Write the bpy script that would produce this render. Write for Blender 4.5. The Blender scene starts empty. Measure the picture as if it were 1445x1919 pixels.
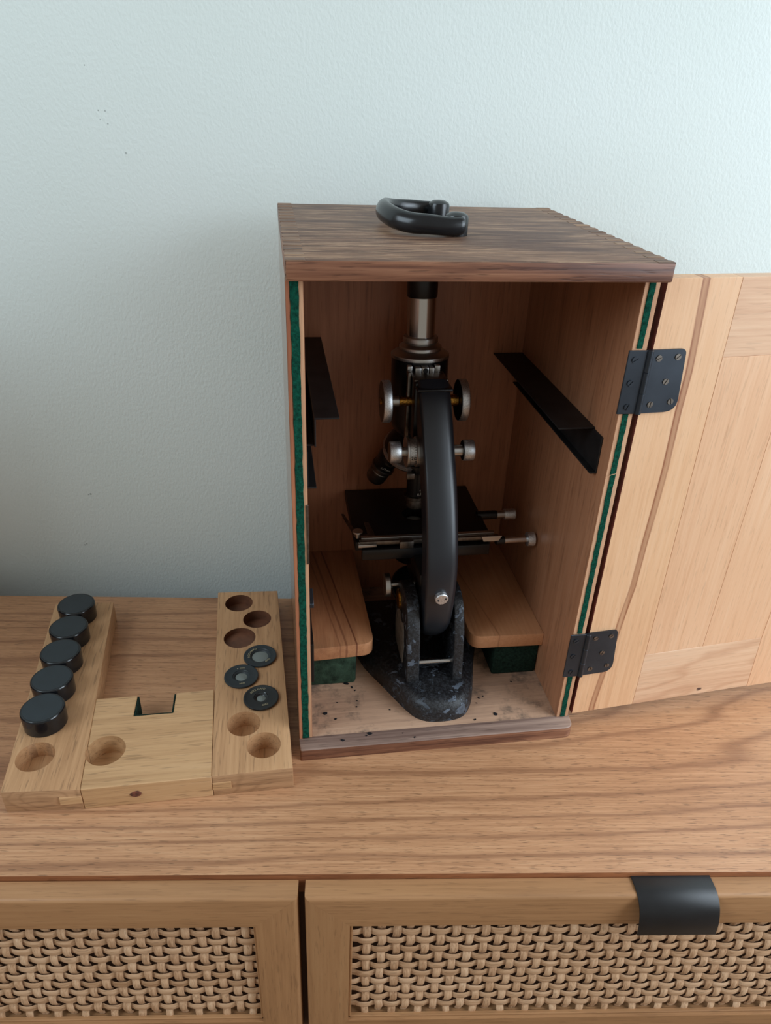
import bpy, bmesh, math, random
from mathutils import Vector, Matrix
S = bpy.context.scene
COL = S.collection
PI = math.pi
def V(*a): return Vector(a)
def srgb(r, g, b):
    f = lambda c: (c/255/12.92) if c/255 <= .04045 else ((c/255+.055)/1.055)**2.4
    return (f(r), f(g), f(b), 1)

# ------------------------------------------------------------------ camera
PITCH, ROLL, YAW = .5195, .0402, .0501
F = V(math.sin(YAW)*math.cos(PITCH), math.cos(YAW)*math.cos(PITCH), -math.sin(PITCH))
R0 = V(math.cos(YAW), -math.sin(YAW), 0); U0 = R0.cross(F)
R1 = R0*math.cos(ROLL)+U0*math.sin(ROLL); U1 = U0*math.cos(ROLL)-R0*math.sin(ROLL)
cd = bpy.data.cameras.new('camera'); cam = bpy.data.objects.new('camera', cd); COL.objects.link(cam)
cam.matrix_world = Matrix(((R1.x, U1.x, -F.x, .0433), (R1.y, U1.y, -F.y, -.4554), (R1.z, U1.z, -F.z, .5148), (0, 0, 0, 1)))
cd.sensor_width = 36; cd.lens = 1378.9*36/1919; cd.clip_start = .02; cd.clip_end = 50
S.camera = cam

# ------------------------------------------------------------------ light
S.view_settings.view_transform = 'Standard'; S.view_settings.look = 'None'
S.view_settings.exposure = 0.0; S.view_settings.gamma = 1; S.view_settings.use_curve_mapping = False
wd = bpy.data.worlds.new('world'); S.world = wd; wd.use_nodes = True
wd.node_tree.nodes['Background'].inputs[0].default_value = (1.0, .93, .82, 1)
wd.node_tree.nodes['Background'].inputs[1].default_value = .33
def area(name, loc, target, sx, sy, power, color):
    l = bpy.data.lights.new(name, 'AREA'); l.shape = 'RECTANGLE'; l.size = sx; l.size_y = sy; l.energy = power; l.color = color
    o = bpy.data.objects.new(name, l); COL.objects.link(o); o.location = loc
    o.rotation_euler = (Vector(target)-Vector(loc)).to_track_quat('-Z', 'Y').to_euler(); return o
# tall window in the right wall, near the sideboard, and a second one farther off to the left front
area('window_right_front', (1.15, -.55, .55), (.1, .1, .2), .7, .9, 9.6, (.80, .93, 1.05))
area('window_right_back', (1.3, -.25, 1.0), (.1, .1, .2), .9, .9, 9.9, (.80, .93, 1.05))
area('window_left', (-1.3, -.7, 1.2), (0, .2, .1), 1.0, 1.0, 17, (.72, .88, 1.0))

# ------------------------------------------------------------------ node helpers
class NT:
    def __init__(s, name):
        s.m = bpy.data.materials.new(name); s.m.use_nodes = True
        s.t = s.m.node_tree; s.b = s.t.nodes['Principled BSDF']
    def n(s, typ, ins=None, **kw):
        nd = s.t.nodes.new(typ)
        for k, v in kw.items(): setattr(nd, k, v)
        for k, v in (ins or {}).items(): s.set(nd.inputs[k], v)
        return nd
    def set(s, sock, v):
        if isinstance(v, bpy.types.NodeSocket): s.t.links.new(v, sock)
        else: sock.default_value = v
    def math(s, op, a, b=0, c=None, clamp=False):
        nd = s.t.nodes.new('ShaderNodeMath'); nd.operation = op; nd.use_clamp = clamp
        s.set(nd.inputs[0], a); s.set(nd.inputs[1], b)
        if c is not None: s.set(nd.inputs[2], c)
        return nd.outputs[0]
    def vmath(s, op, a, b):
        nd = s.t.nodes.new('ShaderNodeVectorMath'); nd.operation = op
        s.set(nd.inputs[0], a); s.set(nd.inputs[1], b)
        return nd.outputs['Value'] if op in ('LENGTH', 'DISTANCE', 'DOT_PRODUCT') else nd.outputs[0]
    def noise(s, vec, scale, detail=3, rough=.55, dist=0):
        return s.n('ShaderNodeTexNoise', {'Vector': vec, 'Scale': scale, 'Detail': detail, 'Roughness': rough, 'Distortion': dist}).outputs['Fac']
    def ramp(s, fac, stops, interp='LINEAR'):
        nd = s.n('ShaderNodeValToRGB', {'Fac': fac}); cr = nd.color_ramp; cr.interpolation = interp
        while len(cr.elements) < len(stops): cr.elements.new(.5)
        for e, (p, c) in zip(cr.elements, stops): e.position = p; e.color = c if len(c) == 4 else (*c, 1)
        return nd.outputs['Color']
    def step(s, fac, lo, hi):
        nd = s.n('ShaderNodeMapRange', {'Value': fac, 'From Min': lo, 'From Max': hi}); nd.interpolation_type = 'SMOOTHSTEP'
        return nd.outputs[0]
    def mix(s, fac, a, b, mode='MIX'):
        nd = s.n('ShaderNodeMix', data_type='RGBA', blend_type=mode)
        s.set(nd.inputs[0], fac); s.set(nd.inputs[6], a); s.set(nd.inputs[7], b)
        return nd.outputs[2]
    def obj(s, rand=True):
        tc = s.t.nodes.new('ShaderNodeTexCoord').outputs['Object']
        if rand:
            r = s.t.nodes.new('ShaderNodeObjectInfo').outputs['Random']
            c = s.n('ShaderNodeCombineXYZ', {'X': s.math('MULTIPLY', r, 7.3), 'Y': s.math('MULTIPLY', r, 11.1), 'Z': s.math('MULTIPLY', r, 5.7)}).outputs[0]
            return s.vmath('ADD', tc, c)
        return tc
    def bump(s, h, strength, dist):
        s.t.links.new(s.n('ShaderNodeBump', {'Height': h, 'Strength': strength, 'Distance': dist}).outputs[0], s.b.inputs['Normal'])
    def out(s, col=None, rough=None, metal=None, spec=None, coat=None):
        if col is not None: s.set(s.b.inputs['Base Color'], col)
        if rough is not None: s.set(s.b.inputs['Roughness'], rough)
        if metal is not None: s.set(s.b.inputs['Metallic'], metal)
        if spec is not None: s.set(s.b.inputs['Specular IOR Level'], spec)
        if coat is not None: s.set(s.b.inputs['Coat Weight'], coat); s.b.inputs['Coat Roughness'].default_value = .12
        return s.m

def wood(name, dark, mid, light, axis='X', ring=.35, K=26, ringscale=9, fiber=.5, fibscale=330, pore=.5, porescale=850,
         blotch=.3, rough=.5, ringcol=None, rand=True, off=(0, 0, 0), bump=.15, spec=.4, stretch=.1, extra=None, coat=None, sharp=5, wobble=.9):
    t = NT(name); tc = t.vmath('ADD', t.obj(rand), off)
    def st(k): return t.vmath('MULTIPLY', tc, tuple(k if a == axis else 1 for a in 'XYZ'))
    low = t.noise(st(stretch), ringscale, 1.5, .45)
    wob = t.noise(st(.2), 60, 3)
    ph = t.math('ADD', t.math('MULTIPLY', low, K), t.math('MULTIPLY', wob, wobble))
    rg = t.math('POWER', t.math('ADD', t.math('MULTIPLY', t.math('SINE', t.math('MULTIPLY', ph, 2*PI)), .5), .5), sharp)
    fib = t.noise(st(.03), fibscale, 4, .65)
    big = t.noise(st(.35), 9, 2)
    fac = t.math('ADD', .5, t.math('ADD', t.math('MULTIPLY', t.math('SUBTRACT', fib, .5), fiber*2.2), t.math('MULTIPLY', t.math('SUBTRACT', big, .5), blotch*2.2)))
    col = t.ramp(fac, [(.12, srgb(*dark)), (.5, srgb(*mid)), (.88, srgb(*light))])
    if ring: col = t.mix(t.math('MULTIPLY', rg, ring), col, srgb(*(ringcol or dark)))
    pn = t.noise(st(.07), porescale, 2, .5)
    pf = t.math('MULTIPLY', t.step(pn, .57, .69), pore)
    col = t.mix(pf, col, srgb(*[c*.62 for c in dark]))
    if extra: col = extra(t, tc, col)
    if bump: t.bump(t.math('SUBTRACT', fib, t.math('MULTIPLY', pf, .8)), bump, .0006)
    return t.out(col, rough, 0, spec, coat)

def plain(name, c, rough=.5, metal=0, spec=.5, var=0, vscale=40, bump=0, bscale=300, coat=None):
    t = NT(name); col = srgb(*c)
    if var or bump: tc = t.obj()
    if var:
        nz = t.noise(tc, vscale, 4)
        col = t.ramp(nz, [(.3, srgb(*[x*(1-var) for x in c])), (.7, srgb(*[min(255, x*(1+var)) for x in c]))])
    if bump: t.bump(t.noise(tc, bscale, 4), bump, .0006)
    return t.out(col, rough, metal, spec, coat)

M = {}
# sideboard veneer: long cathedral figure along x
M['teak'] = wood('teak_veneer', (144, 100, 68), (186, 137, 99), (208, 162, 122), 'X', .5, 17, 6.0, .5, 560, .6, 1200, .22, .38,
                 (114, 70, 46), rand=False, off=(3.1, .4, 0), stretch=.12, bump=.05, sharp=9, wobble=.35)
M['teak_edge'] = wood('teak_edge', (100, 58, 34), (138, 84, 52), (165, 106, 66), 'X', .3, fibscale=300, rand=False, rough=.5)
M['drawer'] = wood('drawer_wood', (140, 100, 66), (171, 126, 86), (186, 142, 100), 'X', .14, 8, 8, .35, 300, .25, 700, .3, .42, stretch=.1, bump=.06)
M['drawer_up'] = wood('drawer_wood_upright', (140, 100, 66), (171, 126, 86), (186, 142, 100), 'Z', .14, 8, 8, .35, 300, .25, 700, .3, .42, stretch=.1, bump=.06)
M['dark_inside'] = plain('drawer_inside', (88, 60, 44), .8)
# beech of the case
def streaks(t, tc, col):
    # red-brown heart streaks of the hinge stile, running up the door
    sp = t.n('ShaderNodeSeparateXYZ', {'Vector': t.t.nodes.new('ShaderNodeTexCoord').outputs['Object']}).outputs
    st = [(.0228, .0198), (.1244, .0289), (.1559, .0322), (.1962, .0329), (.2334, .0342), (.269, .0349), (.3156, .0339), (.3461, .0346), (.372, .0331), (.4106, .0306)]
    cv = t.ramp(t.math('DIVIDE', sp[2], .45), [(z/.45, (x*20, x*20, x*20)) for z, x in st])
    x = t.math('SUBTRACT', sp[0], t.math('DIVIDE', cv, 20))
    a = t.math('SUBTRACT', 1, t.step(t.math('ABSOLUTE', x), .0022, .0036))
    edge = t.step(t.math('ABSOLUTE', x), .0008, .0030)
    nz = t.noise(t.vmath('MULTIPLY', tc, (1, 1, .02)), 260, 3)
    col = t.mix(t.math('MULTIPLY', t.math('MULTIPLY', a, t.math('ADD', .55, t.math('MULTIPLY', edge, .45))), t.math('ADD', .35, t.math('MULTIPLY', nz, 1.2)), None, True), col, srgb(150, 92, 62))
    return col
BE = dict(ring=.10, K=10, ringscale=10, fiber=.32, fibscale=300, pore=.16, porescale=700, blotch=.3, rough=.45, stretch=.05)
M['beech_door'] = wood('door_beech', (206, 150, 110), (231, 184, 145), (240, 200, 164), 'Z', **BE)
M['beech_stile'] = wood('door_stile_beech', (206, 150, 108), (232, 185, 143), (241, 201, 164), 'Z', extra=streaks, rand=False, **BE)
M['beech_rail'] = wood('door_rail_beech', (202, 152, 118), (228, 187, 152), (239, 204, 172), 'X', **{**BE, 'ring': .3, 'K': 9, 'stretch': .22})
def knot(px, pz, r):
    def f(t, tc, col):
        p = t.t.nodes.new('ShaderNodeTexCoord').outputs['Object']
        d = t.vmath('LENGTH', t.vmath('MULTIPLY', t.vmath('SUBTRACT', p, (px, 0, pz)), (1, 0, 1.3)), (0, 0, 0))
        d = t.math('ADD', d, t.math('MULTIPLY', t.math('SUBTRACT', t.noise(p, 400, 3), .5), r*1.2))
        col = t.mix(t.math('SUBTRACT', 1, t.step(d, r*.5, r*1.1)), col, srgb(92, 66, 58))
        return col
    return f
M['beech_knot'] = wood('door_foot_rail_beech', (198, 148, 114), (228, 187, 152), (240, 207, 176), 'X', extra=knot(.1335, .0215, .003), rand=False,
                       **{**BE, 'ring': .5, 'K': 9, 'ringscale': 16, 'stretch': .35, 'blotch': .5})
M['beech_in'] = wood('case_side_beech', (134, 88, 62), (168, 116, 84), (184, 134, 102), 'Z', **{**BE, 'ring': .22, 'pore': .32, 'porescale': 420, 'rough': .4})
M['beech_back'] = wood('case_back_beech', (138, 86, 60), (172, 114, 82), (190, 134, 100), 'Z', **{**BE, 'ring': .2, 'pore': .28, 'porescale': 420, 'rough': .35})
def shelf_lines(t, tc, col):
    sp = t.n('ShaderNodeSeparateXYZ', {'Vector': tc}).outputs
    x = t.math('ADD', t.math('ADD', sp[0], t.math('MULTIPLY', sp[1], .14)), t.math('MULTIPLY', t.noise(t.vmath('MULTIPLY', tc, (1, .15, 1)), 60, 2), .003))
    for c, w, k in ((.0690, .0012, .75), (.0590, .0016, .5), (.0530, .0010, .35), (.2060, .0010, .3)):
        col = t.mix(t.math('MULTIPLY', t.math('SUBTRACT', 1, t.step(t.math('ABSOLUTE', t.math('SUBTRACT', x, c)), w*.3, w)), k), col, srgb(98, 48, 34))
    return col
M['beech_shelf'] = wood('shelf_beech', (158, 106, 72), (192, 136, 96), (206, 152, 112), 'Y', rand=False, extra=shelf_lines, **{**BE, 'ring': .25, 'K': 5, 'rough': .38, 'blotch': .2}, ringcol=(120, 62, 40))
M['floor_beech'] = wood('case_floor_beech', (148, 116, 96), (190, 152, 124), (212, 176, 148), 'X', **{**BE, 'blotch': .7, 'rough': .75, 'pore': .2},
    extra=lambda t, tc, col: t.mix(t.math('MULTIPLY', t.step(t.noise(tc, 26, 5, .7), .50, .68), .75), col, srgb(84, 74, 66)))
M['end_pale'] = wood('side_edge_pale', (184, 134, 100), (210, 162, 126), (226, 184, 150), 'Z', **{**BE, 'rough': .6, 'blotch': .6})
M['end_red'] = wood('side_edge_stained', (140, 84, 60), (176, 112, 80), (196, 136, 104), 'Z', **{**BE, 'rough': .5, 'blotch': .9})
# weathered stained case outside
def weather(t, tc, col):
    st = t.vmath('MULTIPLY', tc, (.06, 1, 1))
    a = t.step(t.noise(st, 420, 5, .75), .515, .62)
    col = t.mix(t.math('MULTIPLY', a, .7), col, srgb(186, 152, 122))
    b = t.step(t.noise(t.vmath('MULTIPLY', tc, (.35, 1, 1)), 22, 3), .48, .66)
    return t.mix(t.math('MULTIPLY', b, .7), col, srgb(74, 50, 44))
M['top_wood'] = wood('weathered_lid', (80, 56, 46), (124, 92, 72), (156, 122, 96), 'X', .2, 20, 12, .9, 260, .6, 600, .5, .55, rand=False, off=(1.3, 0, 0), bump=.4, extra=weather)
M['mahog'] = wood('stained_lip', (80, 48, 38), (132, 88, 66), (166, 120, 92), 'X', .3, 18, 14, .7, 260, .5, 600, 1.0, .42, rand=False, bump=.3)
M['lip_grey'] = wood('worn_lip', (116, 92, 82), (156, 130, 116), (184, 156, 138), 'X', .15, 18, 14, .6, 260, .4, 600, 1.0, .5, rand=False, bump=.3)
M['finger'] = wood('finger_joint_end', (84, 62, 50), (130, 100, 80), (164, 132, 104), 'X', .2, 20, 12, .8, 400, .7, 600, .8, .55, bump=.4)
M['side_out'] = wood('case_outside_varnish', (96, 62, 42), (132, 90, 62), (150, 108, 76), 'Z', .15, fibscale=280, rough=.2, rand=False, bump=.06, coat=.6)
M['door_edge'] = plain('door_edge_stain', (104, 52, 44), .45, var=.25)
# tray
TB = dict(ring=.12, K=8, ringscale=12, fiber=.4, fibscale=320, pore=.4, porescale=600, blotch=.35, rough=.55, stretch=.06)
M['tray'] = wood('tray_beech', (164, 120, 82), (193, 148, 106), (207, 164, 122), 'Y', **TB)
M['tray_x'] = wood('tray_beech_cross', (168, 126, 86), (198, 156, 112), (212, 172, 130), 'X', **{**TB, 'ring': .3}, extra=None)
M['tray_end'] = wood('tray_endgrain', (146, 108, 76), (186, 144, 106), (204, 164, 126), 'X', **{**TB, 'ring': .45, 'K': 14, 'ringscale': 20, 'stretch': .5, 'blotch': .6})
M['hole_dark'] = plain('hole_brown', (104, 66, 46), .6, var=.15, vscale=80)  # darker brown inside the three rear holes of the right plank
M['knot'] = plain('knot', (92, 52, 40), .7, var=.4, vscale=300, bump=.5, bscale=500)
M['felt'] = plain('green_felt', (15, 66, 52), .95, spec=.1, var=.3, vscale=500, bump=.8, bscale=900)
M['felt_dusty'] = plain('dusty_felt', (46, 62, 50), .95, spec=.1, var=.35, vscale=120, bump=.8, bscale=700)
M['felt_dark'] = plain('dark_felt', (26, 42, 35), .95, spec=.1, var=.3, vscale=400, bump=.8, bscale=700)
# cane
M['cane'] = wood('cane', (164, 122, 88), (206, 166, 130), (224, 190, 156), 'Z', .0, fiber=.6, fibscale=500, pore=.35, porescale=700, blotch=.5, rough=.5)
M['cane_x'] = wood('cane_cross', (160, 120, 86), (200, 160, 124), (220, 184, 150), 'X', .0, fiber=.6, fibscale=500, pore=.35, porescale=700, blotch=.5, rough=.5)
# blacks and metals
M['black_metal'] = plain('black_enamel_metal', (26, 27, 29), .38, 0, .5, var=.15, bump=.05, bscale=600)
M['bracket'] = plain('black_sheet_steel', (30, 28, 28), .5, .2, .4, var=.25, vscale=60)
M['hinge'] = plain('blackened_steel', (60, 65, 72), .42, .75, .5, var=.1, vscale=30)
M['bakelite'] = plain('black_bakelite', (17, 20, 24), .16, 0, .55)
M['bakelite_top'] = plain('matte_bakelite', (34, 42, 47), .42, 0, .5, var=.06, vscale=80)
M['leather'] = plain('black_glossy_handle', (22, 24, 27), .24, 0, .5, var=.1, vscale=90)
M['lacquer'] = plain('black_lacquer', (15, 16, 19), .33, 0, .5)
M['lacquer_satin'] = plain('satin_lacquer', (22, 27, 34), .36, 0, .7)
M['stage_black'] = plain('stage_black', (14, 14, 15), .45, 0, .4)
M['chrome'] = plain('chrome', (205, 205, 205), .2, 1)
M['nickel'] = plain('satin_nickel', (190, 190, 188), .34, 1)
M['tube'] = plain('polished_tube', (196, 194, 190), .2, 1)
M['knurl'] = plain('knurled_nickel', (214, 216, 218), .46, 1, var=.14, vscale=1200)
M['brass'] = plain('brass', (176, 132, 62), .35, 1, var=.4, vscale=700)
M['dull_steel'] = plain('dull_steel', (120, 112, 104), .42, 1, var=.15, vscale=200)
M['white_paint'] = plain('engraving_white', (190, 190, 182), .6)
M['gold_paint'] = plain('engraving_tan', (170, 160, 130), .6)
M['dark_ink'] = plain('engraving_dark', (20, 20, 22), .6)
M['bone'] = plain('bare_primer', (112, 108, 100), .8, var=.2, vscale=120)
M['flake'] = plain('paint_flake', (28, 30, 34), .5, var=.3, vscale=300)
def peeled():
    t = NT('peeling_lacquer'); tc = t.obj(False)
    a = t.noise(tc, 75, 5, .65, .6); f = t.step(a, .56, .585)
    b = t.noise(tc, 420, 4, .7)
    c = t.step(t.noise(tc, 30, 3), .42, .6)
    col = t.mix(f, t.mix(t.step(b, .42, .66), srgb(22, 22, 24), srgb(46, 48, 52)), t.mix(c, srgb(54, 60, 68), srgb(92, 101, 113)))
    h = t.math('ADD', t.math('MULTIPLY', f, .8), t.math('MULTIPLY', b, .45))
    t.bump(h, .9, .0011)
    return t.out(col, t.math('ADD', .26, t.math('MULTIPLY', b, .34)), 0, .5)
M['peeled'] = peeled()
def glassmat():
    t = NT('frosted_filter_glass'); t.b.inputs['Transmission Weight'].default_value = .25
    return t.out(srgb(132, 140, 136), .12, 0, .6)
M['glass'] = glassmat()
def wallmat():
    t = NT('painted_plaster'); tc = t.obj(False)
    n1 = t.noise(t.vmath('MULTIPLY', tc, (1.25, 1, .8)), 300, 3, .55); n2 = t.noise(tc, 5, 2)
    col = t.ramp(n2, [(.3, srgb(223, 232, 227)), (.7, srgb(227, 235, 231))])
    for (x, z, r) in SPECKS:
        d = t.vmath('LENGTH', t.vmath('MULTIPLY', t.vmath('SUBTRACT', tc, (x, 0, z)), (1, 0, 1)), (0, 0, 0))
        col = t.mix(t.math('MULTIPLY', t.math('SUBTRACT', 1, t.step(d, r*.4, r)), .55), col, srgb(90, 96, 92))
    t.bump(n1, .42, .0013)
    return t.out(col, .62, 0, .3)
SPECKS = [(-.1898, .4907, .0009), (-.1838, .4905, .0009), (-.1891, .4836, .0007), (-.1829, .4804, .0010), (-.1701, .457, .0013), (-.2595, .1000, .0017), (-.2620, .0992, .0011), (-.2750, .0320, .0013), (-.2775, .0305, .0012), (-.1963, .5251, .0008)]

# ------------------------------------------------------------------ geometry helpers
def smooth(me, ang=35):
    for p in me.polygons: p.use_smooth = True
    try: me.set_sharp_from_angle(angle=math.radians(ang))
    except Exception: pass
def mk(name, bm, mat, parent=None, ang=35):
    bmesh.ops.recalc_face_normals(bm, faces=bm.faces[:])
    me = bpy.data.meshes.new(name); bm.to_mesh(me); bm.free(); smooth(me, ang)
    o = bpy.data.objects.new(name, me); COL.objects.link(o)
    for m in (mat if isinstance(mat, (list, tuple)) else [mat]): me.materials.append(m)
    if parent: o.parent = parent
    return o
def tag(o, label=None, cat=None, group=None, kind=None):
    if label: o['label'] = label
    if cat: o['category'] = cat
    if group: o['group'] = group
    if kind: o['kind'] = kind
    return o
def empty(name, loc=(0, 0, 0), rz=0):
    o = bpy.data.objects.new(name, None); o.empty_display_size = .03; COL.objects.link(o)
    o.location = loc; o.rotation_euler = (0, 0, rz); return o
def bevel(bm, w, seg=2, ang=40, edges=None):
    if not w: return
    bmesh.ops.recalc_face_normals(bm, faces=bm.faces[:])
    es = edges or [e for e in bm.edges if len(e.link_faces) == 2 and e.calc_face_angle(0) > math.radians(ang)]
    bmesh.ops.bevel(bm, geom=es, offset=w, segments=seg, profile=.5, affect='EDGES', clamp_overlap=True)
def bx(bm, x0, x1, y0, y1, z0, z1):
    vs = [bm.verts.new((x, y, z)) for x in (x0, x1) for y in (y0, y1) for z in (z0, z1)]
    fs = [bm.faces.new([vs[i] for i in q]) for q in ((0, 1, 3, 2), (4, 6, 7, 5), (0, 4, 5, 1), (2, 3, 7, 6), (0, 2, 6, 4), (1, 5, 7, 3))]
    return fs
def box(x0, x1, y0, y1, z0, z1, w=0, seg=2):
    bm = bmesh.new(); bx(bm, x0, x1, y0, y1, z0, z1); bevel(bm, w, seg); return bm
def prism(poly, a, b, axis='Z', w=0, seg=2, bm=None):
    """polygon in the plane across axis, extruded from a to b.  axis X: (y,z)  Y: (x,z)  Z: (x,y)"""
    own = bm is None; bm = bm or bmesh.new()
    P = {'X': lambda p, t: (t, p[0], p[1]), 'Y': lambda p, t: (p[0], t, p[1]), 'Z': lambda p, t: (p[0], p[1], t)}[axis]
    A = [bm.verts.new(P(p, a)) for p in poly]; B = [bm.verts.new(P(p, b)) for p in poly]; n = len(poly)
    bm.faces.new(A); bm.faces.new(B[::-1])
    for i in range(n): bm.faces.new((A[i], A[(i+1) % n], B[(i+1) % n], B[i]))
    if own: bevel(bm, w, seg)
    return bm
def lathe(prof, c=(0, 0, 0), d=(0, 0, 1), seg=48, bm=None, knurl=None):
    """profile [(r,h)] turned about the axis d through c; knurl=(i,j,depth) modulates rings i..j"""
    bm = bm or bmesh.new(); q = Vector(d).normalized().to_track_quat('Z', 'Y'); c = Vector(c); rings = []
    for i, (r, h) in enumerate(prof):
        if r < 1e-6: rings.append([bm.verts.new(c+q @ V(0, 0, h))]); continue
        ring = []
        for k in range(seg):
            rr = r-(knurl[2] if knurl and knurl[0] <= i <= knurl[1] and k % 2 else 0)
            a = 2*PI*k/seg; ring.append(bm.verts.new(c+q @ V(rr*math.cos(a), rr*math.sin(a), h)))
        rings.append(ring)
    for A, B in zip(rings, rings[1:]):
        if len(A) == 1 and len(B) == 1: continue
        for k in range(seg):
            k2 = (k+1) % seg
            if len(A) == 1: bm.faces.new((A[0], B[k], B[k2]))
            elif len(B) == 1: bm.faces.new((A[k], B[0], A[k2]))
            else: bm.faces.new((A[k], B[k], B[k2], A[k2]))
    for ring in (rings[0], rings[-1]):
        if len(ring) > 1: bm.faces.new(ring)
    return bm
def cyl(r, h0, h1, c, d, seg=32, w=0, bm=None):
    w = min(w, r*.4, abs(h1-h0)*.4)
    p = [(r-w, h0), (r, h0+w), (r, h1-w), (r-w, h1)] if w else [(r, h0), (r, h1)]
    return lathe(p, c, d, seg, bm)
def loft(sections, bm=None, caps=True):
    bm = bm or bmesh.new(); R = [[bm.verts.new(p) for p in s] for s in sections]; n = len(R[0])
    for A, B in zip(R, R[1:]):
        for k in range(n): bm.faces.new((A[k], A[(k+1) % n], B[(k+1) % n], B[k]))
    if caps: bm.faces.new(R[0]); bm.faces.new(R[-1][::-1])
    return bm
def catmull(P, n):
    P = [Vector(p) for p in P]; out = []
    for i in range(len(P)-1):
        p0, p1, p2, p3 = P[max(i-1, 0)], P[i], P[i+1], P[min(i+2, len(P)-1)]
        for k in range(n):
            t = k/n; out.append(.5*((2*p1)+(p2-p0)*t+(2*p0-5*p1+4*p2-p3)*t*t+(3*p1-p0-3*p2+p3)*t**3))
    out.append(P[-1]); return out
def rpoly(poly, r, n=4):
    """round the corners of a polygon; r scalar or list"""
    out = []; m = len(poly)
    for i in range(m):
        p = Vector(poly[i]); a = Vector(poly[i-1])-p; b = Vector(poly[(i+1) % m])-p
        rr = r[i] if isinstance(r, (list, tuple)) else r
        if rr <= 0: out.append(tuple(p)); continue
        rr = min(rr, a.length*.49, b.length*.49); a = p+a.normalized()*rr; b = p+b.normalized()*rr
        for k in range(n+1):
            t = k/n; out.append(tuple(a*(1-t)**2+p*2*t*(1-t)+b*t*t))
    return out
def cut(o, cutters):
    """boolean holes, evaluated to plain mesh"""
    cs = []
    for c in cutters:
        bmesh.ops.recalc_face_normals(c, faces=c.faces[:])
        me = bpy.data.meshes.new('cutter'); c.to_mesh(me); c.free(); co = bpy.data.objects.new('cutter', me); COL.objects.link(co); cs.append(co)
        md = o.modifiers.new('b', 'BOOLEAN'); md.operation = 'DIFFERENCE'; md.object = co; md.solver = 'EXACT'
    par = o.parent; o.parent = None
    bpy.context.view_layer.update()
    dg = bpy.context.evaluated_depsgraph_get()
    me = bpy.data.meshes.new_from_object(o.evaluated_get(dg)); o.modifiers.clear(); old = o.data; o.data = me; me.name = o.name
    for c in cs: m = c.data; bpy.data.objects.remove(c); bpy.data.meshes.remove(m)
    bpy.data.meshes.remove(old); smooth(me, 30); o.parent = par
    return o
def text(name, s, size, mtx, mat, parent, depth=.00012, arc=None):
    """engraved lettering as a thin mesh; arc = radius bends it round a centre"""
    cu = bpy.data.curves.new('t', 'FONT'); cu.body = s; cu.size = size; cu.align_x = 'CENTER'; cu.align_y = 'CENTER'; cu.resolution_u = 2; cu.extrude = depth
    o = bpy.data.objects.new('t', cu); COL.objects.link(o); bpy.context.view_layer.update()
    me = bpy.data.meshes.new_from_object(o.evaluated_get(bpy.context.evaluated_depsgraph_get()))
    bpy.data.objects.remove(o); bpy.data.curves.remove(cu)
    for v in me.vertices:
        if arc:
            a = v.co.x/arc; r = arc+v.co.y; v.co = (r*math.sin(a), r*math.cos(a), v.co.z)
        v.co = mtx @ v.co
    me.name = name; o = bpy.data.objects.new(name, me); COL.objects.link(o); me.materials.append(mat); o.parent = parent
    return o
def facemat(o, fn):
    for p in o.data.polygons: p.material_index = fn(p.normal, p.center)

# ------------------------------------------------------------------ setting
WALLY = .300
w = mk('wall_back', box(-2.2, 2.4, 0, .1, -.78, 1.9), None); w.data.materials.clear(); w.data.materials.append(wallmat()); w.location = (0, WALLY, 0); tag(w, kind='structure')
f = mk('floor', box(-2.2, 2.4, -2.6, WALLY, -.80, -.78), wood('floor_oak', (120, 88, 60), (158, 120, 84), (180, 142, 104), 'X', rough=.5)); tag(f, kind='structure')

# ------------------------------------------------------------------ sideboard
YB, YF, DF = .2388, -.1085, -.1245
sb = empty('sideboard', (.1, .06, -.78))
tag(sb, 'wooden sideboard with woven cane drawer fronts standing against the pale wall', 'sideboard')
SO = V(.1, .06, -.78)
def sbm(name, bm, mat, parent=None, ang=35):
    bmesh.ops.translate(bm, verts=bm.verts, vec=-SO); return mk(name, bm, mat, parent or sb, ang)
XL, XM0, XM1, XR = -.375, .0060, .0114, .545; XE = -.80
o = sbm('top', box(XE-.006, XR+.006, YF, YB, -.022, 0, .0012), [M['teak'], M['teak_edge']])
facemat(o, lambda n, c: 1 if abs(n.z) < .6 else 0)
cb = bmesh.new()
bx(cb, XE, XE+.018, YF+.002, YB-.002, -.52, -.0225); bx(cb, XR-.018, XR, YF+.002, YB-.002, -.52, -.0225)
bx(cb, XE+.018, XR-.018, YF+.002, YB-.002, -.52, -.502); bx(cb, XE+.018, XR-.018, YB-.012, YB-.002, -.502, -.0225)
bx(cb, .0005, .0170, YF+.002, YB-.012, -.502, -.0225)
sbm('carcass', cb, M['dark_inside'])
for x in (XE+.05, XR-.05):
    for y in (YF+.05, YB-.05):
        sbm('leg', lathe([(.014, -.78), (.020, -.52)], (x, y, 0), (0, 0, 1), 20), M['drawer_up'])
PIT = .01175
rnd = random.Random(4)
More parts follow.
